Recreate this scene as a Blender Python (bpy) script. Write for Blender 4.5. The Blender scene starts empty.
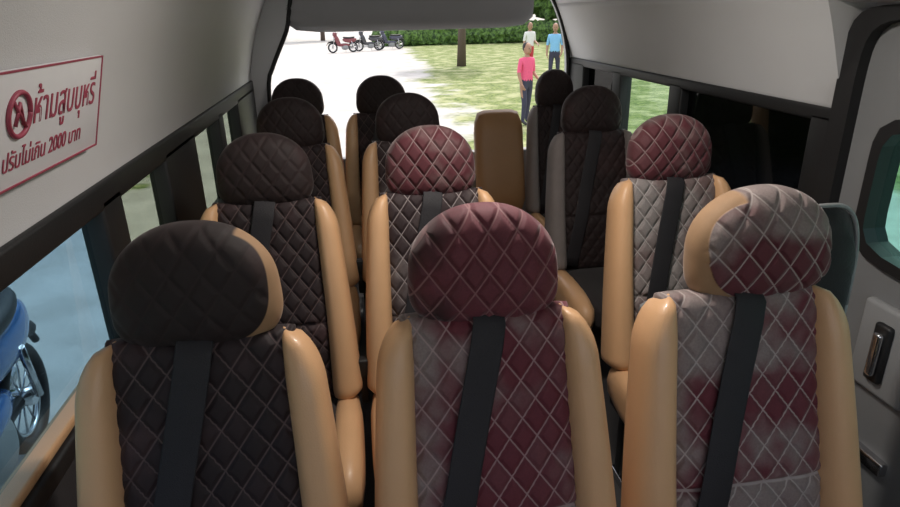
import bpy, bmesh, math, random
from mathutils import Vector, Matrix
random.seed(7)
C=bpy.context.scene.collection
PI=math.pi
# ---------------------------------------------------------------- materials
class NT:
    def __init__(s,m): s.t=m.node_tree; s.n=s.t.nodes; s.l=s.t.links
    def N(s,typ,**k):
        n=s.n.new(typ)
        for a,b in k.items(): setattr(n,a,b)
        return n
    def put(s,sock,v):
        if isinstance(v,bpy.types.NodeSocket): s.l.new(v,sock)
        elif v is not None: sock.default_value=v
    def M(s,op,a,b=None,c=None,clamp=False):
        n=s.N('ShaderNodeMath',operation=op); n.use_clamp=clamp
        s.put(n.inputs[0],a)
        if b is not None: s.put(n.inputs[1],b)
        if c is not None: s.put(n.inputs[2],c)
        return n.outputs[0]
    def mix(s,f,a,b):
        n=s.N('ShaderNodeMix',data_type='RGBA'); s.put(n.inputs[0],f); s.put(n.inputs[6],a); s.put(n.inputs[7],b); return n.outputs[2]
    def noise(s,vec,scale,detail=3,rough=.5):
        n=s.N('ShaderNodeTexNoise'); s.put(n.inputs['Vector'],vec); n.inputs['Scale'].default_value=scale
        n.inputs['Detail'].default_value=detail; n.inputs['Roughness'].default_value=rough; return n.outputs[0]
    def ss(s,x,a,b):
        n=s.N('ShaderNodeMapRange',interpolation_type='SMOOTHSTEP'); s.put(n.inputs[0],x); n.inputs[1].default_value=a; n.inputs[2].default_value=b; return n.outputs[0]
def c4(c): return (c[0],c[1],c[2],1)
def newmat(name):
    m=bpy.data.materials.new(name); m.use_nodes=True; t=NT(m); t.p=t.n['Principled BSDF']; return m,t
def mat(name,col,rough=.6,metal=0,var=.12,scale=30,bump=0,bscale=200,sheen=0,coat=0):
    m,t=newmat(name); co=t.N('ShaderNodeTexCoord').outputs['Object']
    f=t.noise(co,scale)
    a=c4([x*(1-var) for x in col]); b=c4([min(1,x*(1+var)) for x in col])
    t.put(t.p.inputs['Base Color'],t.mix(f,a,b)); t.p.inputs['Roughness'].default_value=rough; t.p.inputs['Metallic'].default_value=metal
    if sheen: t.p.inputs['Sheen Weight'].default_value=sheen
    if coat: t.p.inputs['Coat Weight'].default_value=coat
    if bump:
        n=t.noise(co,bscale,4); b=t.N('ShaderNodeBump'); b.inputs['Strength'].default_value=bump; b.inputs['Distance'].default_value=.002
        t.l.new(n,b.inputs['Height']); t.l.new(b.outputs[0],t.p.inputs['Normal'])
    return m
QA,QB=.050,.068
TANC=(.60,.36,.19)
def quiltmat(name,dark,light,lo,hi,line,sheen=.25,off=0.0,seam=None,sheen_bands=(),side=None,lw=.5,bump=.6):  # dark/light noise and bands paint the velvet's sheen into the base colour
    m,t=newmat(name); co=t.N('ShaderNodeTexCoord').outputs['Object']
    sep=t.N('ShaderNodeSeparateXYZ'); t.l.new(co,sep.inputs[0]); x,y,z=sep.outputs
    u=t.M('ADD',t.M('DIVIDE',x,QA),t.M('DIVIDE',z,QB)); v=t.M('SUBTRACT',t.M('DIVIDE',x,QA),t.M('DIVIDE',z,QB))
    du=t.M('ABSOLUTE',t.M('SUBTRACT',u,t.M('ROUND',u))); dv=t.M('ABSOLUTE',t.M('SUBTRACT',v,t.M('ROUND',v)))
    d=t.M('MINIMUM',du,dv)
    ln=t.M('SUBTRACT',1.0,t.ss(d,.015,.05))
    if seam is not None:
        sd=t.M('ABSOLUTE',t.M('SUBTRACT',z,seam)); ln=t.M('MAXIMUM',ln,t.M('SUBTRACT',1.0,t.ss(sd,.0015,.004)))
    mp=t.N('ShaderNodeMapping'); mp.inputs['Location'].default_value=(off,off*.7,off*1.3); t.l.new(co,mp.inputs[0])
    n=t.noise(mp.outputs[0],5.5,3,.55)
    for (ax,z0,z1,b) in sheen_bands:
        mr=t.ss((x,y,z)[ax],min(z0,z1),max(z0,z1))
        if z0>z1: mr=t.M('SUBTRACT',1.0,mr)
        n=t.M('ADD',n,t.M('MULTIPLY',mr,b))
    f=t.ss(n,lo,hi)
    cell=t.N('ShaderNodeCombineXYZ'); t.l.new(t.M('FLOOR',u),cell.inputs[0]); t.l.new(t.M('FLOOR',v),cell.inputs[1])
    wn=t.N('ShaderNodeTexWhiteNoise'); t.l.new(cell.outputs[0],wn.inputs[0])
    f=t.M('ADD',f,t.M('MULTIPLY',t.M('SUBTRACT',wn.outputs[0],.5),.22),clamp=True)
    fine=t.noise(co,260,2)
    base=t.mix(f,c4(dark),c4(light)); base=t.mix(t.M('MULTIPLY',fine,.45),base,c4([q*.35 for q in dark]))
    base=t.mix(t.M('MULTIPLY',ln,lw),base,c4(line))
    hgt=t.ss(d,0,.22)
    if side is not None:
        sg_,w,h,r0,x0=side
        rho=t.M('ADD',t.M('POWER',t.M('ABSOLUTE',t.M('DIVIDE',x,w)),2.5),t.M('POWER',t.M('ABSOLUTE',t.M('DIVIDE',z,h)),2.5))
        msk=t.M('MULTIPLY',t.ss(rho,r0,r0+.04),t.ss(t.M('MULTIPLY',x,sg_),x0,x0+.008))
        tn=t.mix(t.noise(co,40),c4([q*.45 for q in TANC]),c4([q*.62 for q in TANC]))
        base=t.mix(msk,base,tn); hgt=t.M('MULTIPLY',hgt,t.M('SUBTRACT',1.0,msk))
    t.put(t.p.inputs['Base Color'],base); t.p.inputs['Roughness'].default_value=.75
    t.p.inputs['Sheen Weight'].default_value=sheen; t.p.inputs['Sheen Roughness'].default_value=.35; t.p.inputs['Sheen Tint'].default_value=(.9,.8,.8,1)
    b=t.N('ShaderNodeBump'); b.inputs['Strength'].default_value=bump; b.inputs['Distance'].default_value=.004
    t.l.new(hgt,b.inputs['Height']); t.l.new(b.outputs[0],t.p.inputs['Normal'])
    return m
def glassmat(name,tint,fac=.07):
    m,t=newmat(name); t.n.remove(t.p); out=[n for n in t.n if n.type=='OUTPUT_MATERIAL'][0]
    tr=t.N('ShaderNodeBsdfTransparent'); gl=t.N('ShaderNodeBsdfGlossy'); gl.inputs['Roughness'].default_value=.03
    co=t.N('ShaderNodeTexCoord').outputs['Object']; n=t.noise(co,2.5,3)
    t.put(tr.inputs[0],t.mix(n,c4([q*.93 for q in tint]),c4(tint)))
    mx=t.N('ShaderNodeMixShader'); mx.inputs[0].default_value=fac
    t.l.new(tr.outputs[0],mx.inputs[1]); t.l.new(gl.outputs[0],mx.inputs[2]); t.l.new(mx.outputs[0],out.inputs[0]); return m

TAN=mat('tan_leather',(.68,.40,.21),.42,bump=.25,bscale=350,var=.08,scale=9,coat=.15)
TANB=mat('tan_leather_aged',(.32,.17,.075),.5,bump=.25,bscale=350,var=.1,scale=9)
BLKF=mat('black_fabric',(.020,.016,.017),.85,sheen=.1,bump=.3)
BLKP=mat('black_plastic',(.012,.012,.013),.5,bump=.15)
RUB=mat('black_rubber',(.010,.010,.011),.55)
BELT=mat('seatbelt_webbing',(.014,.012,.015),.65,bump=.6,bscale=500)
CHR=mat('chromed_steel',(.6,.6,.62),.22,metal=1)
GREY=mat('grey_plastic_trim',(.28,.285,.29),.55,bump=.2,var=.06,scale=5)
HEAD=mat('tailgate_trim',(.40,.405,.42),.6,var=.1,scale=3)
LINER=mat('headliner_fabric',(.62,.615,.62),.9,bump=.4,bscale=420,var=.05,scale=3)
LINER2=mat('light_panel',(.62,.63,.64),.65,bump=.15,bscale=300,var=.04,scale=3)
FLOORM=mat('floor_vinyl',(.05,.048,.05),.6,bump=.3)
METP=mat('painted_metal',(.21,.215,.22),.45,metal=.0,var=.08,scale=6)
MAR=(.140,.020,.032); GRY=(.29,.240,.225); LN=(.48,.35,.34); H0=.107  # the grey is velvet sheen put into the base colour
Q_mid=quiltmat('quilt_velvet_maroon',MAR,GRY,.50,.74,LN,.25,off=3.1,seam=.235,sheen_bands=((2,.245,.215,.35),(0,-.03,-.14,.18)))
Q_midh=quiltmat('quilt_velvet_maroon_head',(.040,.011,.014),(.155,.030,.044),.35,.60,(.36,.20,.20),.35,off=1.3,lw=.45,sheen_bands=((0,-.10,.05,.25),))  # darker left side is shade painted into the maroon
Q_rt=quiltmat('quilt_velvet_grey_sheen',MAR,GRY,.52,.72,(.50,.44,.41),.3,off=8.2,seam=.235,sheen_bands=((2,.25,.2,.30),(2,.40,.50,.25),(0,-.09,-.14,.10)),lw=.6)  # grey top and bottom are painted nap sheen over maroon
Q_rth=quiltmat('quilt_velvet_grey_sheen_head',(.12,.022,.032),GRY,.46,.66,(.50,.44,.41),.3,off=8.2,sheen_bands=((2,-.03,.05,.2),(0,.0,.09,.12)),side=(-1,.131,H0,.66,.035),lw=.6)
Q_lf=quiltmat('quilt_velvet_shade_dark',(.016,.007,.008),(.080,.040,.042),.50,.80,(.15,.10,.095),.08,off=5.0,seam=.235,sheen_bands=((2,.275,.20,.15),(0,-.02,-.12,.12)))  # same velvet with the left seats' shade painted in as near-black
Q_lfh=quiltmat('velvet_shade_dark_head',(.018,.008,.008),(.045,.020,.020),.45,.75,(.030,.014,.014),.12,off=2.0,lw=.5,bump=.25)  # shaded copy of the headrest velvet, shade put into the colour
Q_lfh1=quiltmat('velvet_shade_dark_head_tan_side',(.016,.008,.008),(.044,.018,.018),.45,.75,(.030,.014,.014),.12,off=2.0,side=(1,.131,H0,.78,.070),lw=.4,bump=.2)  # shade painted into the velvet; the tan side is a real panel
Q_gr=quiltmat('quilt_velvet_silver_sheen',(.17,.11,.105),(.30,.27,.26),.35,.6,(.5,.46,.44),.25,off=6.0,seam=.235,lw=.6)  # velvet sheen painted as a silver-grey base
Q_grd=quiltmat('quilt_velvet_mixed',(.030,.015,.017),(.24,.20,.19),.46,.66,(.42,.36,.35),.2,off=4.4,seam=.235,lw=.55)
Q_gh=quiltmat('quilt_velvet_mixed_head',(.10,.018,.026),(.22,.17,.16),.52,.74,(.38,.30,.29),.25,off=7.4,lw=.45,sheen_bands=((2,0,.08,.12),))

# ---------------------------------------------------------------- mesh helpers
def empty(name,loc=(0,0,0),rot=0):
    e=bpy.data.objects.new(name,None); e.location=loc; e.rotation_euler[2]=rot; e.empty_display_size=.1; C.objects.link(e); return e
def link(name,me,parent=None,loc=(0,0,0),rot=(0,0,0)):
    o=bpy.data.objects.new(name,me); C.objects.link(o); o.location=loc; o.rotation_euler=rot
    if parent: o.parent=parent
    return o
def mk(name,V,F,mats,fm=None,smooth=True):
    me=bpy.data.meshes.new(name); me.from_pydata([tuple(v) for v in V],[],F)
    for m in (mats if isinstance(mats,(list,tuple)) else [mats]): me.materials.append(m)
    if fm: 
        for p in me.polygons: p.material_index=fm(p)
    if smooth:
        for p in me.polygons: p.use_smooth=True
    bm=bmesh.new(); bm.from_mesh(me); bmesh.ops.remove_doubles(bm,verts=bm.verts,dist=1e-5); bmesh.ops.recalc_face_normals(bm,faces=bm.faces); bm.to_mesh(me); bm.free()
    me.update(); return me
def box(x0,x1,y0,y1,z0,z1,m,bev=.006,name='panel'):
    bm=bmesh.new(); bmesh.ops.create_cube(bm,size=1)
    for v in bm.verts: v.co=Vector(((x0+x1)/2+v.co.x*(x1-x0),(y0+y1)/2+v.co.y*(y1-y0),(z0+z1)/2+v.co.z*(z1-z0)))
    if bev: bmesh.ops.bevel(bm,geom=list(bm.edges),offset=min(bev,.45*min(x1-x0,y1-y0,z1-z0)),segments=3,affect='EDGES',profile=.5)
    me=bpy.data.meshes.new(name); bm.to_mesh(me); bm.free(); me.materials.append(m)
    if bev:
        for p in me.polygons: p.use_smooth=True
    return me
def join(name,meshes):
    bm=bmesh.new(); mats=[]
    for me in meshes:
        idx=[]
        for m in me.materials:
            if m not in mats: mats.append(m)
            idx.append(mats.index(m))
        n0=len(bm.faces); bm.from_mesh(me); bm.faces.ensure_lookup_table()
        for i in range(n0,len(bm.faces)):
            f=bm.faces[i]; f.material_index=idx[min(f.material_index,len(idx)-1)]
    out=bpy.data.meshes.new(name); bm.to_mesh(out); bm.free()
    for m in mats: out.materials.append(m)
    for q in meshes:
        if q.users==0: bpy.data.meshes.remove(q)
    return out
def xf(me,mx): me.transform(mx); return me
def spow(v,e): return math.copysign(abs(v)**e,v)
def sq(a,b,c,p,q,nu=32,nv=48,fn=None,mats=None,fm=None,name='pad',plow=None):
    V=[];F=[]
    for i in range(nu+1):
        th=PI*i/nu
        for j in range(nv):
            ph=2*PI*j/nv
            d=Vector((math.cos(th),math.sin(th)*math.cos(ph),math.sin(th)*math.sin(ph)))
            pp=plow if (plow and d.z<0) else p
            r=((abs(d.x/a)**pp+abs(d.z/c)**pp)**(q/pp)+abs(d.y/b)**q)**(-1/q)
            v=d*r
            if fn: v=fn(v)
            V.append(v)
    for i in range(nu):
        for j in range(nv):
            k=(j+1)%nv; F.append((i*nv+j,i*nv+k,(i+1)*nv+k,(i+1)*nv+j))
    return mk(name,V,F,mats,fm)
def tube(pts,rad,m,n=10,name='tube'):
    pts=[Vector(p) for p in pts]; V=[];F=[]
    if not isinstance(rad,(list,tuple)): rad=[rad]*len(pts)
    prev=None
    for i,p in enumerate(pts):
        t=(pts[min(i+1,len(pts)-1)]-pts[max(i-1,0)]).normalized()
        if prev is None: a=t.orthogonal().normalized()
        else: a=(prev-t*prev.dot(t)).normalized()
        prev=a; b=t.cross(a)
        for j in range(n):
            an=2*PI*j/n; V.append(p+(a*math.cos(an)+b*math.sin(an))*rad[min(i,len(rad)-1)])
    for i in range(len(pts)-1):
        for j in range(n):
            k=(j+1)%n; F.append((i*n+j,i*n+k,(i+1)*n+k,(i+1)*n+j))
    F.append(tuple(range(n))); F.append(tuple((len(pts)-1)*n+j for j in range(n)))
    me=bpy.data.meshes.new(name); me.from_pydata([tuple(v) for v in V],[],F); me.materials.append(m)
    for p in me.polygons: p.use_smooth=len(p.vertices)==4
    bm=bmesh.new(); bm.from_mesh(me); bmesh.ops.recalc_face_normals(bm,faces=bm.faces); bm.to_mesh(me); bm.free()
    return me
def quilt(x,z):
    u=x/QA+z/QB; v=x/QA-z/QB; d=min(abs(u-round(u)),abs(v-round(v))); return 1-math.exp(-(d/.10)**2)
def sweep_y(profile,y0,y1,th,m,name,cy=None):
    n=len(profile); V=[];out=[]
    for i,(x,z) in enumerate(profile):
        a=profile[max(i-1,0)]; b=profile[min(i+1,n-1)]; t=Vector((b[0]-a[0],b[1]-a[1])).normalized(); nn=Vector((-t.y,t.x))
        if nn.dot(Vector((x-cy[0],z-cy[1])))<0: nn=-nn
        out.append((x+nn.x*th,z+nn.y*th))
    for y in (y0,y1):
        V+=[(x,y,z) for x,z in profile]; V+=[(x,y,z) for x,z in out]
    F=[]
    for i in range(n-1):
        F.append((i,i+1,2*n+i+1,2*n+i)); F.append((n+i,n+i+1,3*n+i+1,3*n+i))
        F.append((i,i+1,n+i+1,n+i)); F.append((2*n+i,2*n+i+1,3*n+i+1,3*n+i))
    F.append((0,n,3*n,2*n)); F.append((n-1,2*n-1,4*n-1,3*n-1))
    me=mk(name,V,F,m)
    for p in me.polygons:
        if abs(p.normal.y)>.5: p.use_smooth=False
    return me
def rrect(cy,cz,a,b,p,n=96,src=None):
    """rounded rectangle; src = point the rays leave from (so two loops pair up cleanly)"""
    sy,sz=src or (cy,cz); r=[]
    for i in range(n):
        t=2*PI*i/n; c,s=math.cos(t),math.sin(t); lo,hi=0,5
        for _ in range(40):
            k=(lo+hi)/2
            if (abs((sy+c*k-cy)/a)**p+abs((sz+s*k-cz)/b)**p)<1: lo=k
            else: hi=k
        r.append((sy+c*lo,sz+s*lo))
    return r
def ringpanel(outer,inner,x0,x1,m,name,axis=0):
    n=len(outer); V=[]
    def P(u,v,w): return (w,u,v) if axis==0 else (u,w,v)
    for L in (outer,inner):
        for w in (x0,x1): V+=[P(u,v,w) for u,v in L]
    F=[]
    for i in range(n):
        k=(i+1)%n
        F+=[(i,k,2*n+k,2*n+i),(n+i,n+k,3*n+k,3*n+i),(i,k,n+k,n+i),(2*n+i,2*n+k,3*n+k,3*n+i)]
    return mk(name,V,F,m,smooth=False)
def catm(P,n=5):
    o=[]
    for i in range(len(P)-1):
        p0=P[max(i-1,0)];p1=P[i];p2=P[i+1];p3=P[min(i+2,len(P)-1)]
        for k in range(n):
            t=k/n; o.append(tuple(.5*((2*p1[d])+(-p0[d]+p2[d])*t+(2*p0[d]-5*p1[d]+4*p2[d]-p3[d])*t*t+(-p0[d]+3*p1[d]-3*p2[d]+p3[d])*t**3) for d in range(len(p1))))
    o.append(tuple(P[-1])); return o

# ---------------------------------------------------------------- seats
def headrest_mesh(q,sgn=0,w=.131,h=H0,amp=.0045):
    def fn(v):
        zz=v.z/h
        x=v.x*(1-.07*zz-(.06*zz*zz if zz>0 else 0)); y=v.y; z=v.z*(1-.05*(v.x/w)**2)
        rho=(abs(v.x/w)**2.5+abs(v.z/h)**2.5)
        if v.y<-.005:
            k=0 if (sgn and rho>.68 and v.x*sgn>.045) else 1
            y-=amp*quilt(x,z)*min(1,(-v.y)/.03)*k
        return Vector((x,y,z))
    def fm(p): return 1 if p.center.y>.03 else 0
    return sq(w,.062,h,2.4,2.5,72,110,fn,[q,BLKF],fm,'headrest_mesh',plow=3.6)
def panel_mesh(q,H=.60):
    nx,nz=56,120; V=[];F=[]
    S=[math.sin(PI/2*(-1+2*i/nx)) for i in range(nx+1)]
    T=[.5+.5*math.sin(PI/2*(-1+2*j/nz)) for j in range(nz+1)]
    T=[(.5*a+.5*(j/nz)) for j,a in enumerate(T)]
    for side in (-1,1):
        for t in T:
            for s in S:
                w=.152; x=w*s; z=H*t; k=abs(2*t-1)
                e=(max(0,1-abs(s)**6))**.3*(max(0,1-k**16))**.3
                lum=.015*math.exp(-((t-.35)/.22)**2)
                if side<0:
                    y=-.045*e-lum
                    y-=.0055*quilt(x,z)*e*(1-math.exp(-((z-.235)/.006)**2))
                    y+=.008*math.exp(-((z-.235)/.007)**2)*e
                else: y=.045*e-lum
                V.append((x,y,z))
    n=nx+1; N=n*(nz+1)
    for sd in (0,1):
        for j in range(nz):
            for i in range(nx):
                a=sd*N+j*n+i; F.append((a,a+1,a+n+1,a+n))
    return mk('backrest_panel_mesh',V,F,[q])
def bolster_mesh(sgn,H=.60,m=TAN):
    nt,nc=40,28; V=[];F=[]
    for j in range(nt+1):
        t=j/nt
        cap=1
        if t>.84: cap=math.sqrt(max(0,1-((t-.84)/.16)**2))
        if t<.06: cap=math.sqrt(max(0,1-((.06-t)/.06)**2))
        cap=max(cap,.02)
        cx=.158+.030*(1-t)+.004*math.sin(PI*t); hw=(.031+.014*(1-t)); hd=.052+.022*(1-t)
        inn=-(1-cap)*hw*.8
        for i in range(nc):
            a=2*PI*i/nc; V.append((sgn*(cx+inn+hw*cap*spow(math.cos(a),.8)),-.012-.010*(1-t)+hd*(.4+.6*cap)*(cap>.03)*spow(math.sin(a),.85),H*1.0*t))
    for j in range(nt):
        for i in range(nc):
            k=(i+1)%nc; F.append((j*nc+i,j*nc+k,(j+1)*nc+k,(j+1)*nc+i))
    F.append(tuple(range(nc))); F.append(tuple(nt*nc+i for i in range(nc)))
    return mk('bolster_mesh',V,F,[m])
def belt_mesh(x0=.0,x1=-.13):
    path=[(x0,.085,.45),(x0,.082,.56),(x0,.055,.605),(x0,.0,.617),(x0,-.035,.608),(x0-.002,-.056,.585)]
    n=14
    for i in range(1,n+1):
        t=i/n; z=.585-t*.56; lum=.015*math.exp(-((z/.6-.35)/.22)**2)
        path.append((x0+(x1-x0)*t,-.058-lum-.004*math.sin(PI*t),z))
    V=[];F=[];w=.028
    for p in path:
        for s in (-1,-.9,.9,1): V.append((p[0]+s*w,p[1]+(0 if abs(s)<1 else .0006),p[2]-.2*s*w))
    for i in range(len(path)-1):
        for k in range(3): F.append((i*4+k,i*4+k+1,i*4+k+5,i*4+k+4))
    me=mk('belt_mesh',V,F,[BELT])
    bm=bmesh.new(); bm.from_mesh(me); bmesh.ops.solidify(bm,geom=list(bm.faces),thickness=.0022); bm.to_mesh(me); bm.free(); return me
GRYF=mat('grey_fabric_bolster',(.22,.19,.18),.85,bump=.3)
BOL={'tan':(bolster_mesh(-1),bolster_mesh(1)),'grey':(bolster_mesh(-1,m=GRYF),bolster_mesh(1,m=GRYF))}
M_belt=belt_mesh()
M_shell=sq(.178,.030,.30,8,5,24,40,None,[BLKP],None,'shell')
M_posts=join('posts',[tube([(s*.05,.0,-.07),(s*.05,0,.09)],.006,CHR) for s in (-1,1)])
M_cush=sq(.165,.235,.065,6,3.2,40,60,lambda v:Vector((v.x,v.y,v.z-(.02*(v.y/.235)**2))),[BLKF],None,'cushion')
M_cbol=join('cbol',[xf(sq(.042,.24,.075,3,3,20,32,None,[TAN],None,'cb'),Matrix.Translation((s*.185,0,0))) for s in (-1,1)])
M_base=join('base',[box(-.19,.19,-.18,.2,.28,.33,BLKP)]+[box(s*.15-.02,s*.15+.02,-.19,.19,0,.03,CHR) for s in (-1,1)]
    +[box(s*.15-.015,s*.15+.015,yy-.02,yy+.02,.02,.3,BLKP) for s in (-1,1) for yy in (-.15,.15)])
M_buck=join('buckle',[box(.225,.245,-.03,.0,.40,.50,BLKP,.004),box(.215,.255,-.035,.0,.49,.55,RUB,.006)])
hm={}
def seat(X,Y,qb,qh,side=0,hw=.131,name='passenger_seat',tilt=0,buckle=True,hoff=0,sx=1,bol='tan',hz_=1.088):
    root=empty(name,(X,Y,0)); root.scale=(sx,1,1)
    key=(qh.name,hw)
    if key not in hm: hm[key]=headrest_mesh(qh,side,hw,amp=.002 if 'dark' in qh.name else .0045)
    kb='p'+qb.name
    if kb not in hm: hm[kb]=panel_mesh(qb)
    R=math.radians(-14); hy=-.158; hz=.425
    bk=(0,hy,hz)
    link('backrest_panel',hm[kb],root,bk,(R,0,0))
    link('bolster_a',BOL[bol][0],root,bk,(R,0,0)); link('bolster_b',BOL[bol][1],root,bk,(R,0,0))
    up=Vector((0,-math.sin(R),math.cos(R))); back=Vector((0,math.cos(R),math.sin(R)))
    link('back_shell',M_shell,root,Vector(bk)+up*.29+back*.05,(R,0,0))
    link('seatbelt',M_belt,root,bk,(R,0,0))
    link('headrest',hm[key],root,(hoff,0.0,hz_),(math.radians(-6),tilt,0))
    link('headrest_posts',M_posts,root,(hoff,.0,.985),(R,0,0))
    link('cushion',M_cush,root,(0,-.37,.395)); link('cushion_bolsters',M_cbol,root,(0,-.37,.39))
    link('seat_base',M_base,root,(0,-.34,0))
    if buckle: link('belt_buckle',M_buck,root,(0,-.15,0))
    return root
r=[.987,1.787,2.587,3.387]
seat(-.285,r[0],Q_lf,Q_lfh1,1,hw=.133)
seat(.196,r[0],Q_mid,Q_midh)
seat(.676,r[0],Q_rt,Q_rth,-1,tilt=math.radians(-5),buckle=False,hoff=.037,sx=1.03)
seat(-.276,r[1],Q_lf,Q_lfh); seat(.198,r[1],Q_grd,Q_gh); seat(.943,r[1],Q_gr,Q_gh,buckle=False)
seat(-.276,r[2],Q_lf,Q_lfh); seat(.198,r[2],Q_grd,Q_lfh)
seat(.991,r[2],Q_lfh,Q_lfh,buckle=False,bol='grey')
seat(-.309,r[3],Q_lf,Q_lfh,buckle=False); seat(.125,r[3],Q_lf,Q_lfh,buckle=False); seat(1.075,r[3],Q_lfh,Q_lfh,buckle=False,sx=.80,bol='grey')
root=empty('rear_bench_centre_seat',(.755,r[3],0))
link('backrest',sq(.135,.055,.29,7,4,24,40,None,[TANB],None,'cb'),root,(0,-.07,.71),(math.radians(-14),0,0))
link('cushion',sq(.135,.22,.07,6,3,24,40,None,[TANB],None,'cc'),root,(0,-.37,.39))
link('seat_base',box(-.1,.1,-.5,-.2,0,.34,BLKP),root)
root=empty('folded_jump_seat',(.965,1.135,0))
link('backrest',sq(.10,.028,.24,3.2,3,30,48,None,[BLKF],None,'jb'),root,(0,0,.86))
link('piping',tube([( .101*spow(math.cos(a),.64),-.006,.86+.241*spow(math.sin(a),.64)) for a in [2*PI*i/60 for i in range(61)]],.005,GREY,8),root)
link('bracket',join('br',[box(-.08,.08,-.025,.025,.0,.04,BLKP),box(-.02,.02,-.02,.02,.02,.66,BLKP)]),root)

# ---------------------------------------------------------------- van shell
Y0,Y1=-.9,3.70; YD=1.50; XL,XR=-.58,1.27; XC=(XL+XR)/2
link('floor',box(XL-.08,XR+.08,Y0,Y1+.05,-.06,0,FLOORM,0))
half=[(XL,1.16),(XL+.010,1.22),(XL+.045,1.36),(XL+.09,1.48),(XL+.15,1.60),(XL+.25,1.71),(XL+.42,1.80),(XL+.65,1.85),(XC,1.87)]
full=half+[(2*XC-x,z) for x,z in reversed(half[:-1])]
full=[(x,(z+.065 if (x>XC and z<1.2) else z)) for x,z in full]
prof=catm(full[:-2]+[full[-1]])
pa=[p for p in prof if p[0]<XC or p[1]>1.51]
pb=[pa[-1]]+[p for p in prof if p[0]>XC and p[1]<=1.51]
pc=[pa[-1],(XR-.075,1.505),(XR-.03,1.50),(XR+.05,1.50)]
ms=[sweep_y(pa,Y0,Y1,.04,LINER,'headliner',(XC,1.2)),sweep_y(pb,YD,Y1,.04,LINER,'side_liner',(XC,1.2)),sweep_y(pc,Y0,YD,.04,LINER,'door_header',(XC,1.2))]
rp=[p for p in prof if p[0]>XC and p[1]<1.56]
V=[];F=[]
for (x,z) in rp: V+=[(x,YD-.002,z),(XR+.06,YD-.002,z)]
for i in range(len(rp)-1): F.append((2*i,2*i+1,2*i+3,2*i+2))
ms.append(mk('door_header_end',V,F,LINER,smooth=False))
ms.append(box(XR+.035,XR+.05,Y0,YD,1.30,1.52,LINER,0))
link('ceiling',join('ceil',ms))
L=[box(XL-.07,XL,Y0,Y1,0,.74,BLKF,.004),box(XL-.05,XL+.012,Y0,Y1,1.105,1.165,BLKP,.008),
   box(XL-.05,XL+.012,Y0,Y1,.735,.775,BLKP,.008)]
for a,b in ((1.40,1.52),(1.90,2.27),(2.68,2.78),(3.14,3.72)): L.append(box(XL-.045,XL+.012,a,b,.75,1.13,BLKP,.008))
link('wall_left',join('wl',L))
link('trim_1',box(XL-.040,XL+.002,Y0,1.34,.775,.795,TAN,.006))
GL=glassmat('tinted_glass_blue',(.46,.60,.68)); GD=glassmat('dark_tinted_glass',(.04,.045,.05),.06); GC=glassmat('clear_glass',(.80,.90,.86),.05)
GS=glassmat('smoked_glass',(.52,.56,.50),.05); GT=glassmat('teal_glass',(.50,.74,.70),.05)
for i,(a,b) in enumerate(((Y0,1.41),(1.51,1.91),(2.26,2.69),(2.77,3.15))):
    link('window_%d'%(i+1),box(XL-.035,XL-.030,a,b,.77,1.11,GL if i==0 else GS,0))
R_=[box(XR,XR+.07,1.5,Y1,0,.84,GREY,.004),box(XR-.012,XR+.05,1.51,Y1,1.195,1.235,BLKP,.008),box(XR-.012,XR+.05,1.51,Y1,.83,.87,BLKP,.008)]
for a,b in ((1.51,1.60),(2.34,2.44),(2.93,3.03),(3.45,3.72)): R_.append(box(XR-.012,XR+.05,a,b,.84,1.215,BLKP,.008))
link('wall_right',join('wr',R_))
for i,(a,b,g) in enumerate(((1.59,2.35,GD),(2.43,2.94,GC),(3.02,3.46,GD))): link('window_%d'%(i+5),box(XR+.025,XR+.030,a,b,.86,1.20,g,0))
door=empty('door_1',(0,0,0))
S0=(.80,1.065)
link('door_skin',ringpanel(rrect(.70,.75,.790,.735,24,360,S0),rrect(.80,1.065,.545,.175,7,360),XR+.0,XR+.03,METP,'ds'),door)
link('window_gasket',ringpanel(rrect(.80,1.065,.565,.192,7),rrect(.80,1.065,.535,.165,7,96),XR-.014,XR+.05,RUB,'dg'),door)
link('door_glass',box(XR+.02,XR+.025,.25,1.345,.89,1.24,GT,0),door)
link('door_seal',ringpanel(rrect(.70,.75,.805,.745,20,240),rrect(.70,.75,.745,.715,18,240),XR-.030,XR+.03,RUB,'seal'),door)
link('latch_plate',join('lp',[box(XR-.02,XR+.01,1.10,1.27,.56,.80,GREY,.012),box(XR-.035,XR-.015,1.16,1.21,.60,.76,BLKP,.01),box(XR-.05,XR-.03,1.17,1.195,.62,.74,CHR,.008),
      box(XR-.02,XR+.01,1.10,1.20,.36,.40,CHR,.006)]),door)
link('door_armrest',box(XR-.06,XR+.01,.3,1.05,.62,.70,GREY,.02),door)
link('grab_handle',tube(catm([(XR,1.38,.84),(XR-.05,1.37,.82),(XR-.055,1.33,.60),(XR-.055,1.29,.40),(XR,1.28,.36)],6),.012,METP),door)
link('wall_right.001',box(XR,XR+.06,Y0,-.10,0,.85,GREY,.004))
link('added_front_bulkhead',box(XL-.07,XR+.06,Y0-.05,Y0,0,.95,BLKP,.004))  # unseen low bulkhead behind the camera, added to cut skylight from the front
outp=[(XL-.06,0)]+[(XL-.04,1.1)]+[(x-.03 if x<XC else x+.03,z+.04) for x,z in prof[::2]]+[(XR+.04,1.1),(XR+.06,0)]
inn=[(-.50,.72),(-.485,1.12),(-.455,1.22),(-.40,1.33),(-.35,1.43),(-.325,1.54),(-.29,1.64),(-.18,1.73),(.0,1.77),(XC,1.80),(.75,1.79),(.95,1.74),(1.08,1.64),(1.15,1.54),(1.20,1.43),(1.235,1.30),(1.25,1.15),(1.25,.72)]
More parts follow.
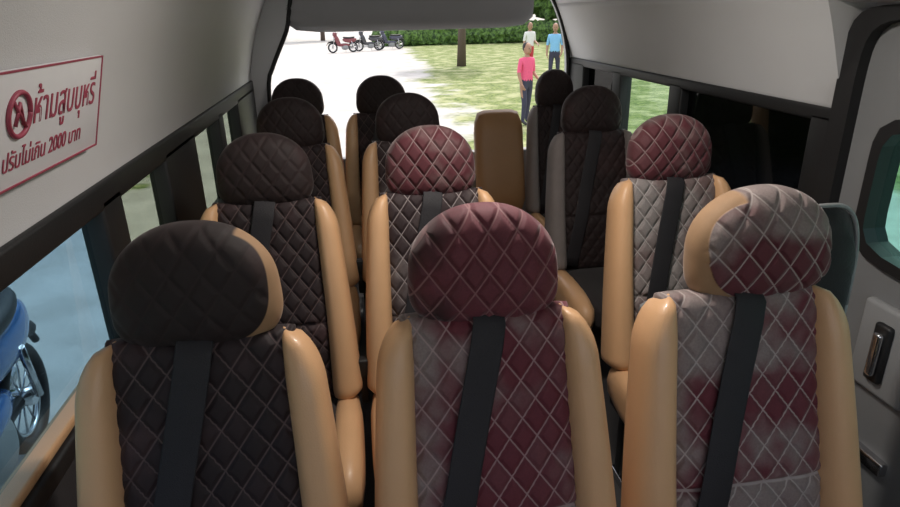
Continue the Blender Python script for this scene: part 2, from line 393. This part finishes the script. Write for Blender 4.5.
def resample(P,n):
    d=[0]
    for a,b in zip(P,P[1:]): d.append(d[-1]+math.dist(a,b))
    o=[]
    for i in range(n):
        s=d[-1]*i/(n-1); k=max(j for j in range(len(d)) if d[j]<=s+1e-9); k=min(k,len(P)-2); t=(s-d[k])/max(1e-9,d[k+1]-d[k]); o.append((P[k][0]+(P[k+1][0]-P[k][0])*t,P[k][1]+(P[k+1][1]-P[k][1])*t))
    return o
A=resample(outp,80); B=resample(catm(inn),80); n=80; V=[];F=[]
for P in (A,B):
    for y in (Y1-.02,Y1+.05): V+=[(x,y,z) for x,z in P]
for i in range(n-1):
    F+=[(i,i+1,2*n+i+1,2*n+i),(n+i,n+i+1,3*n+i+1,3*n+i),(2*n+i,2*n+i+1,3*n+i+1,3*n+i),(i,i+1,n+i+1,n+i)]
wrear=join('wrear',[mk('fr',V,F,[LINER2],smooth=False),box(XL,XR,Y1-.02,Y1+.05,0,.70,GREY,.01),tube([(x,Y1-.02,z) for x,z in B],.012,RUB,8)])
link('wall_rear',wrear)
hd=sq(.70,.06,.22,9,6,40,40,None,[HEAD],None,'tg')
link('trim_2',hd,None,(.335,Y1+.02,1.625))
dl=empty('added_fill_lamp',(XC,1.3,1.84))  # added ceiling fixture, out of view, to fill the interior with light
m,t=newmat('fill_lens'); t.p.inputs['Emission Color'].default_value=(1,.95,.88,1); t.p.inputs['Emission Strength'].default_value=2; t.p.inputs['Base Color'].default_value=(.8,.8,.8,1)
link('lens',box(-.12,.12,-.06,.06,-.03,.01,m,.01),dl); link('fill_bezel',box(-.14,.14,-.08,.08,-.015,.015,GREY,.006),dl)
ld=bpy.data.lights.new('added_fill','AREA'); ld.shape='RECTANGLE'; ld.size=.24; ld.size_y=.12; ld.energy=8; ld.color=(1,.93,.86)  # added fill light for the cabin
lo=bpy.data.objects.new('added_fill_light',ld); C.objects.link(lo); lo.parent=dl; lo.location=(0,0,-.035)

# ---------------------------------------------------------------- notice sign on left panel
SW=mat('sign_white',(.74,.73,.75),.4,var=.03); SR=mat('sign_maroon',(.36,.06,.10),.5)
p0=Vector((XL+.025,0,1.262)); p1=Vector((XL+.075,0,1.437)); upv=(p1-p0).normalized(); nrm=Vector((0,1,0)).cross(upv)
sg=empty('notice_sign'); H=(p1-p0).length; W=.56
sg.matrix_world=Matrix(((0,upv.x,nrm.x,p0.x+nrm.x*.014),(1,0,0,.81),(0,upv.z,nrm.z,p0.z+nrm.z*.014),(0,0,0,1)))
link('sign_board',box(0,W,0,H,-.008,0,SW,.003),sg)
link('sign_border',join('sb',[box(0,W,H-.003,H,0,.002,SR,0),box(0,W,0,.003,0,.002,SR,0),box(W-.003,W,0,H,0,.002,SR,0),box(0,.003,0,H,0,.002,SR,0)]),sg)
def text(s,size,x,y,sx=1):
    cu=bpy.data.curves.new('t','FONT'); cu.body=s; cu.size=size; cu.extrude=.0006; cu.offset=0; cu.shear=.15; o=bpy.data.objects.new('sign_text',cu); C.objects.link(o)
    o.data.materials.append(SR); o.parent=sg; o.location=(x,y,.001); o.scale=(sx,1,1)
text("ห้ามสูบบุหรี่",.074,.272,.092,.78); text("ปรับไม่เกิน 2000 บาท",.040,.18,.030,.88)
link('sign_symbol',join('sy',[tube([(.229+.034*math.cos(2*PI*i/40),.114+.034*math.sin(2*PI*i/40),.002) for i in range(41)],.004,SR,8),
   tube([(.206,.140,.002),(.253,.089,.002)],.003,SR,8),tube([(.217,.097,.002),(.229,.131,.002),(.243,.097,.002)],.003,SR,8)]),sg)

# ---------------------------------------------------------------- people
SKIN=mat('skin',(.42,.24,.16),.55); HAIR=mat('hair_black',(.015,.012,.012),.5); SHOE=mat('shoe',(.03,.03,.03),.5)
def person(X,Y,yaw,shirt,pants,H=1.62,arm=0,sleeve=1.12,name='person'):
    root=empty(name,(X,Y,-.6),yaw); k=H/1.68
    J=[(0,0,.93),(0,-.005,1.08),(0,-.01,1.28),(0,0,1.41),(0,-.005,1.50)]; Rr=[.135,.115,.125,.055,.052]; E=[(0,1),(1,2),(2,3),(3,4)]
    ends=[]
    for s in (-1,1):
        b=len(J); bend=arm if s>0 else .1
        sh=(s*.165,.0,1.36); el=(s*.215,.01,1.09); wr=(s*.215-s*.03*bend,-.06-.19*bend,.86+.16*bend); pe=(s*.205-s*.05*bend,-.08-.26*bend,.80+.20*bend)
        J+=[sh,el,wr,pe]; Rr+=[.062,.042,.028,.030]; E+=[(2,b),(b,b+1),(b+1,b+2),(b+2,b+3)]; ends.append((s,Vector(wr),Vector(pe)))
        b=len(J); J+=[(s*.09,0,.83),(s*.10,-.015+.05*s,.48),(s*.105,.03+.05*s,.08),(s*.12,-.13+.05*s,.035)]; Rr+=[.088,.060,.040,.034]; E+=[(0,b),(b,b+1),(b+1,b+2),(b+2,b+3)]
    bm=bmesh.new(); ly=bm.verts.layers.skin.verify(); vs=[bm.verts.new(j) for j in J]
    for i,(v,r_) in enumerate(zip(vs,Rr)): v[ly].radius=(r_*(1.15 if i in(0,1,2) else 1),r_*(.8 if i in(0,1,2) else 1)); v[ly].use_root=(i==0)
    for a,b in E: bm.edges.new((vs[a],vs[b]))
    me=bpy.data.meshes.new('sk'); bm.to_mesh(me); bm.free(); o=bpy.data.objects.new('tmp',me); C.objects.link(o)
    o.modifiers.new('s','SKIN').use_smooth_shade=True; o.modifiers.new('d','SUBSURF').levels=2
    dg=bpy.context.evaluated_depsgraph_get(); em=bpy.data.meshes.new_from_object(o.evaluated_get(dg)); bpy.data.objects.remove(o)
    em.materials.clear()
    for m_ in (shirt,pants,SKIN,SHOE): em.materials.append(m_)
    for p in em.polygons:
        c=p.center; p.use_smooth=True
        if c.z>1.42: i=2
        elif abs(c.x)>.155 and c.z<sleeve and c.z>.6: i=2
        elif c.z<.09: i=3
        elif c.z<.95: i=1
        else: i=0
        p.material_index=i
    em.transform(Matrix.Scale(k,4)); link('body',em,root)
    def hf(v): return Vector((v.x*(1-.15*max(0,-v.z/.12)),v.y-(.012 if v.y<0 and v.z<-.04 else 0),v.z))
    head=[sq(.075,.095,.120,2.3,2.2,24,32,hf,[SKIN],None,'h'),
      xf(sq(.080,.098,.105,2.2,2.2,24,32,lambda v:Vector((v.x,v.y if v.y>0 else v.y*.55,v.z)),[HAIR],None,'hr'),Matrix.Translation((0,.018,.028)))]
    head.append(tube([(0,-.090,.02),(0,-.108,-.018),(0,-.092,-.03)],[.008,.013,.008],SKIN,8))
    head.append(tube([(-.022,-.094,-.058),(0,-.101,-.060),(.022,-.094,-.058)],.005,SHOE,6))
    for s in (-1,1):
        head.append(xf(sq(.012,.008,.007,2,2,8,8,None,[SHOE],None,'e'),Matrix.Translation((s*.028,-.088,.008))))
        head.append(xf(sq(.008,.018,.028,2,2,8,10,None,[SKIN],None,'e'),Matrix.Translation((s*.076,.005,0))))
    hd_=join('head',head); hd_.transform(Matrix.Scale(k,4)@Matrix.Translation((0,-.01,1.585))); link('head',hd_,root)
    hs=[]
    for s,wr,pe in ends:
        d=(pe-wr).normalized(); side=d.cross(Vector((s,0,0))).normalized()
        for q in range(4):
            ln=[.07,.08,.075,.06][q]; b0=pe+side*(q-1.5)*.019; hs.append(tube([b0-d*.02,b0+d*ln*.5,b0+d*ln*.8-Vector((s*.012,0,0)),b0+d*ln-Vector((s*.022,0,0))],[.010,.009,.008,.006],SKIN,7))
        b0=wr+d*.03+side*.025; hs.append(tube([b0,b0+side*.03+d*.02,b0+side*.035+d*.05],[.011,.010,.007],SKIN,7))
    hj=join('hands',hs); hj.transform(Matrix.Scale(k,4)); link('hands',hj,root)
    return root
PINK=mat('pink_shirt',(.85,.12,.25),.8); NAVY=mat('dark_trousers',(.05,.05,.09),.8); LBL=mat('light_blue_shirt',(.25,.55,.85),.8); WHT=mat('white_shirt',(.8,.8,.78),.8); RED=mat('red_trousers',(.6,.06,.08),.8)
person(3.22,11.9,.5,PINK,NAVY,1.50,arm=.6)
person(5.75,18.2,-.4,LBL,NAVY,1.70,arm=.3)
person(5.9,21.5,.3,WHT,RED,1.68,arm=.9)

# ---------------------------------------------------------------- motorcycles
def motorcycle(X,Y,yaw,col,name='motorcycle'):
    root=empty(name,(X,Y,-.6),yaw)
    P=mat('paint_'+name,col,.25,coat=.6,var=.05); TY=RUB; W=[]
    for cx in (-.6,.6):
        W.append(tube([(cx+.25*math.cos(2*PI*i/48),0,.29+.25*math.sin(2*PI*i/48)) for i in range(49)],.040,TY,12))
        W.append(tube([(cx+.20*math.cos(2*PI*i/40),0,.29+.20*math.sin(2*PI*i/40)) for i in range(41)],.014,CHR,8))
        W.append(tube([(cx,-.06,.29),(cx,.06,.29)],.05,CHR,16))
        for i in range(10):
            a=2*PI*i/10; W.append(tube([(cx,0,.29),(cx+.2*math.cos(a),0,.29+.2*math.sin(a))],.006,CHR,6))
    link('wheels',join('wheels',W),root)
    bd=[tube(catm([(-.95,0,.42),(-.84,0,.56),(-.6,0,.615),(-.38,0,.54),(-.30,0,.40)],5),[.02]*5+[.045]*11+[.03]*5,BLKP,10)]
    bd.append(tube(catm([(.95,0,.44),(.84,0,.57),(.6,0,.62),(.38,0,.54)],5),[.02]*4+[.05]*10+[.03]*5,BLKP,10))
    bd.append(xf(sq(.14,.13,.33,3,2.5,20,24,lambda v:Vector((v.x-.35*v.z,v.y,v.z)),[P],None,'leg'),Matrix.Translation((-.32,0,.68))))
    bd.append(xf(sq(.42,.11,.13,2.6,2.4,24,24,lambda v:Vector((v.x,v.y,v.z+.25*v.x*v.x)),[P],None,'tail'),Matrix.Translation((.42,0,.66))))
    bd.append(xf(sq(.38,.09,.09,2.6,2.6,20,20,None,[P],None,'tun'),Matrix.Translation((.05,0,.42))))
    bd.append(xf(sq(.20,.10,.16,2.5,2.5,20,20,None,[GREY],None,'eng'),Matrix.Translation((.12,0,.30))))
    bd.append(xf(sq(.36,.12,.055,2.8,2.4,24,24,lambda v:Vector((v.x,v.y,v.z+.3*v.x*v.x)),[BLKP],None,'seat'),Matrix.Translation((.38,0,.80))))
    bd.append(xf(sq(.13,.15,.12,2.4,2.4,20,24,None,[P],None,'cowl'),Matrix.Translation((-.44,0,1.0))))
    bd.append(xf(sq(.05,.08,.06,2.2,2.2,16,16,None,[CHR],None,'lamp'),Matrix.Translation((-.54,0,.98))))
    for s in (-1,1):
        bd.append(tube([(-.60,s*.07,.29),(-.50,s*.07,.75),(-.46,s*.05,.92)],.02,CHR,8))
        bd.append(tube([(.60,s*.08,.29),(.50,s*.10,.62)],.02,CHR,8))
        bd.append(tube([(-.44,0,1.05),(-.42,s*.16,1.09),(-.34,s*.32,1.08)],[.014,.014,.019],BLKP,8))
        bd.append(tube([(-.43,s*.2,1.09),(-.46,s*.24,1.24)],.006,BLKP,6)); bd.append(xf(sq(.012,.06,.04,2.4,2.4,12,12,None,[BLKP],None,'mir'),Matrix.Translation((-.46,s*.25,1.26))))
    bd.append(tube([(.1,.12,.2),(.5,.13,.22),(.88,.13,.30)],[.02,.035,.04],CHR,10))
    bd.append(tube([(.15,.0,.30),(.22,.2,.02)],.012,CHR,6)); bd.append(tube([(0,0,.3),(.6,0,.29)],.03,BLKP,8))
    link('body',join('mbody',bd),root); return root
motorcycle(-1.74,2.42,math.radians(98),(.02,.12,.36))
motorcycle(-.6,38,.3,(.2,.04,.05)); motorcycle(.9,39,.25,(.05,.05,.06)); motorcycle(2.2,40,.2,(.06,.06,.1))

# ---------------------------------------------------------------- outdoors
m,t=newmat('yard_ground'); co=t.N('ShaderNodeTexCoord').outputs['Object']; sep=t.N('ShaderNodeSeparateXYZ'); t.l.new(co,sep.inputs[0]); x,y,z=sep.outputs
nz=t.noise(co,.55,5,.6); wob=t.M('MULTIPLY',t.M('SUBTRACT',nz,.5),5.0)
xw=t.M('ADD',x,wob)
g1=t.M('MULTIPLY',t.ss(t.M('SUBTRACT',xw,t.M('MULTIPLY',y,.045)),1.0,1.8),t.ss(y,7,9)); g2=t.ss(xw,6.0,6.8); g3=t.M('MULTIPLY',t.M('SUBTRACT',1.0,t.ss(xw,-3.7,-3.2)),t.M('SUBTRACT',1.0,t.ss(y,11,13)))
gm=t.M('MAXIMUM',t.M('MAXIMUM',g1,g2),g3)
nf=t.noise(co,9,6,.7); nb=t.noise(co,1.6,4,.6)
conc=t.mix(t.ss(nb,.3,.7),(.46,.44,.41,1),(.62,.60,.57,1)); conc=t.mix(t.M('MULTIPLY',nf,.3),conc,(.3,.29,.28,1))
gr=t.mix(t.ss(nf,.35,.65),(.05,.10,.015,1),(.24,.29,.08,1)); gr=t.mix(t.M('MULTIPLY',t.ss(nb,.42,.66),.7),gr,(.46,.46,.26,1))
t.put(t.p.inputs['Base Color'],t.mix(gm,conc,gr)); t.p.inputs['Roughness'].default_value=.95
V=[(-90,-40,0),(90,-40,0),(90,120,0),(-90,120,0)]
link('ground',mk('ground',V,[(0,1,2,3)],[m],smooth=False),None,(0,0,-.6))
BARK=mat('bark',(.12,.09,.07),.9,bump=.6,bscale=30)
m,t=newmat('foliage'); co=t.N('ShaderNodeTexCoord').outputs['Object']; n1=t.noise(co,5,6,.75)
t.put(t.p.inputs['Base Color'],t.mix(t.ss(n1,.38,.62),(.015,.04,.01,1),(.13,.24,.05,1))); t.p.inputs['Roughness'].default_value=.8; LEAF=m
from mathutils import noise as mn
def crown(R,seed,nb=7,hz=.75):
    ms=[]; rnd=random.Random(seed)
    for i in range(nb):
        bm=bmesh.new(); bmesh.ops.create_icosphere(bm,subdivisions=4,radius=R*rnd.uniform(.45,.7))
        off=Vector((rnd.uniform(-.6,.6)*R,rnd.uniform(-.6,.6)*R,rnd.uniform(-.5,.5)*R*hz))
        for v in bm.verts: v.co=v.co*(1+.35*mn.noise(v.co*2.2+off)+.18*mn.noise(v.co*7+off))+off
        me=bpy.data.meshes.new('c'); bm.to_mesh(me); bm.free(); me.materials.append(LEAF); ms.append(me)
    return join('crown',ms)
for i,(X,Y,R,h) in enumerate(((3.5,48,2.6,4.2),(8,50,3,4.6),(12.5,47,3,4.5),(17,49,3.2,5),(-2.5,56,2.4,4.5),(-14,52,3,4.8),(-8,62,3,4.8),(22,40,3,4.6),(16,22,2.6,3.8),(-9,18,2.4,3.6),(-11,9,2.4,3.8),(12.5,12,2.2,3.6),(13,4,2.4,3.6),(28,30,3,4.5),(4.3,26,1.7,4.3))):  # last tree stands in for a pole; its crown is out of view
    tr=empty('tree',(X,Y,-.6)); link('trunk',tube([(0,0,0),(.05,.03,h*.4),(0,0,h*.9)],[.2,.15,.1],BARK,10),tr); link('crown',crown(R,i),tr,(0,0,h))
def hedge(X,Y,Lx,h,seed):
    ms=[];rnd=random.Random(seed); n_=int(Lx/.7)
    for i in range(n_):
        bm=bmesh.new(); bmesh.ops.create_icosphere(bm,subdivisions=3,radius=h*.62); off=Vector((i*.7-Lx/2,rnd.uniform(-.2,.2),h*.45))
        for v in bm.verts:
            v.co=v.co*(1+.4*mn.noise(v.co*3+off))+off; v.co.z=max(v.co.z,0)
        me=bpy.data.meshes.new('c'); bm.to_mesh(me); bm.free(); me.materials.append(LEAF); ms.append(me)
    link('hedge',join('hedge',ms),None,(X,Y,-.6))
hedge(9,44,14,1.3,2)

# ---------------------------------------------------------------- light
w=bpy.data.worlds.new('World'); bpy.context.scene.world=w; w.use_nodes=True; nt=w.node_tree; bg=nt.nodes['Background']
sk=nt.nodes.new('ShaderNodeTexSky'); sk.sky_type='NISHITA'; sk.sun_disc=False; sk.sun_elevation=math.radians(55); sk.sun_rotation=math.radians(40); sk.dust_density=4; sk.air_density=.8
mxn=nt.nodes.new('ShaderNodeMix'); mxn.data_type='RGBA'; mxn.inputs[0].default_value=.6; mxn.inputs[7].default_value=(3.2,3.05,2.9,1)
nt.links.new(sk.outputs[0],mxn.inputs[6]); nt.links.new(mxn.outputs[2],bg.inputs[0]); bg.inputs[1].default_value=.36
sd=bpy.data.lights.new('sun','SUN'); sd.energy=1.5; sd.angle=.02; sd.color=(1,.96,.9); so=bpy.data.objects.new('sun',sd); C.objects.link(so); so.rotation_euler=(math.radians(-35),math.radians(18),0)
bpy.context.scene.view_settings.view_transform='Standard'
bpy.context.scene.view_settings.exposure=.42

# ---------------------------------------------------------------- camera
f=620.; vx,vy,roll=351.08,13.36,.022
v1=Vector(((vx-450)/f,(253.5-vy)/f,-1)); e=Vector((math.cos(roll),math.sin(roll),0)); tt=-v1.dot(v1)/e.dot(v1)
X=(v1+e*tt)*(1 if tt>0 else -1); X.normalize(); Y=v1.normalized(); Z=X.cross(Y)
cd=bpy.data.cameras.new('camera'); cd.sensor_width=36; cd.lens=f/900*36; cd.clip_start=.02; cd.clip_end=500
co_=bpy.data.objects.new('camera',cd); C.objects.link(co_)
Rm=Matrix((X,Y,Z)).to_4x4(); Rm.translation=Vector((0,0,1.5)); co_.matrix_world=Rm
bpy.context.scene.camera=co_
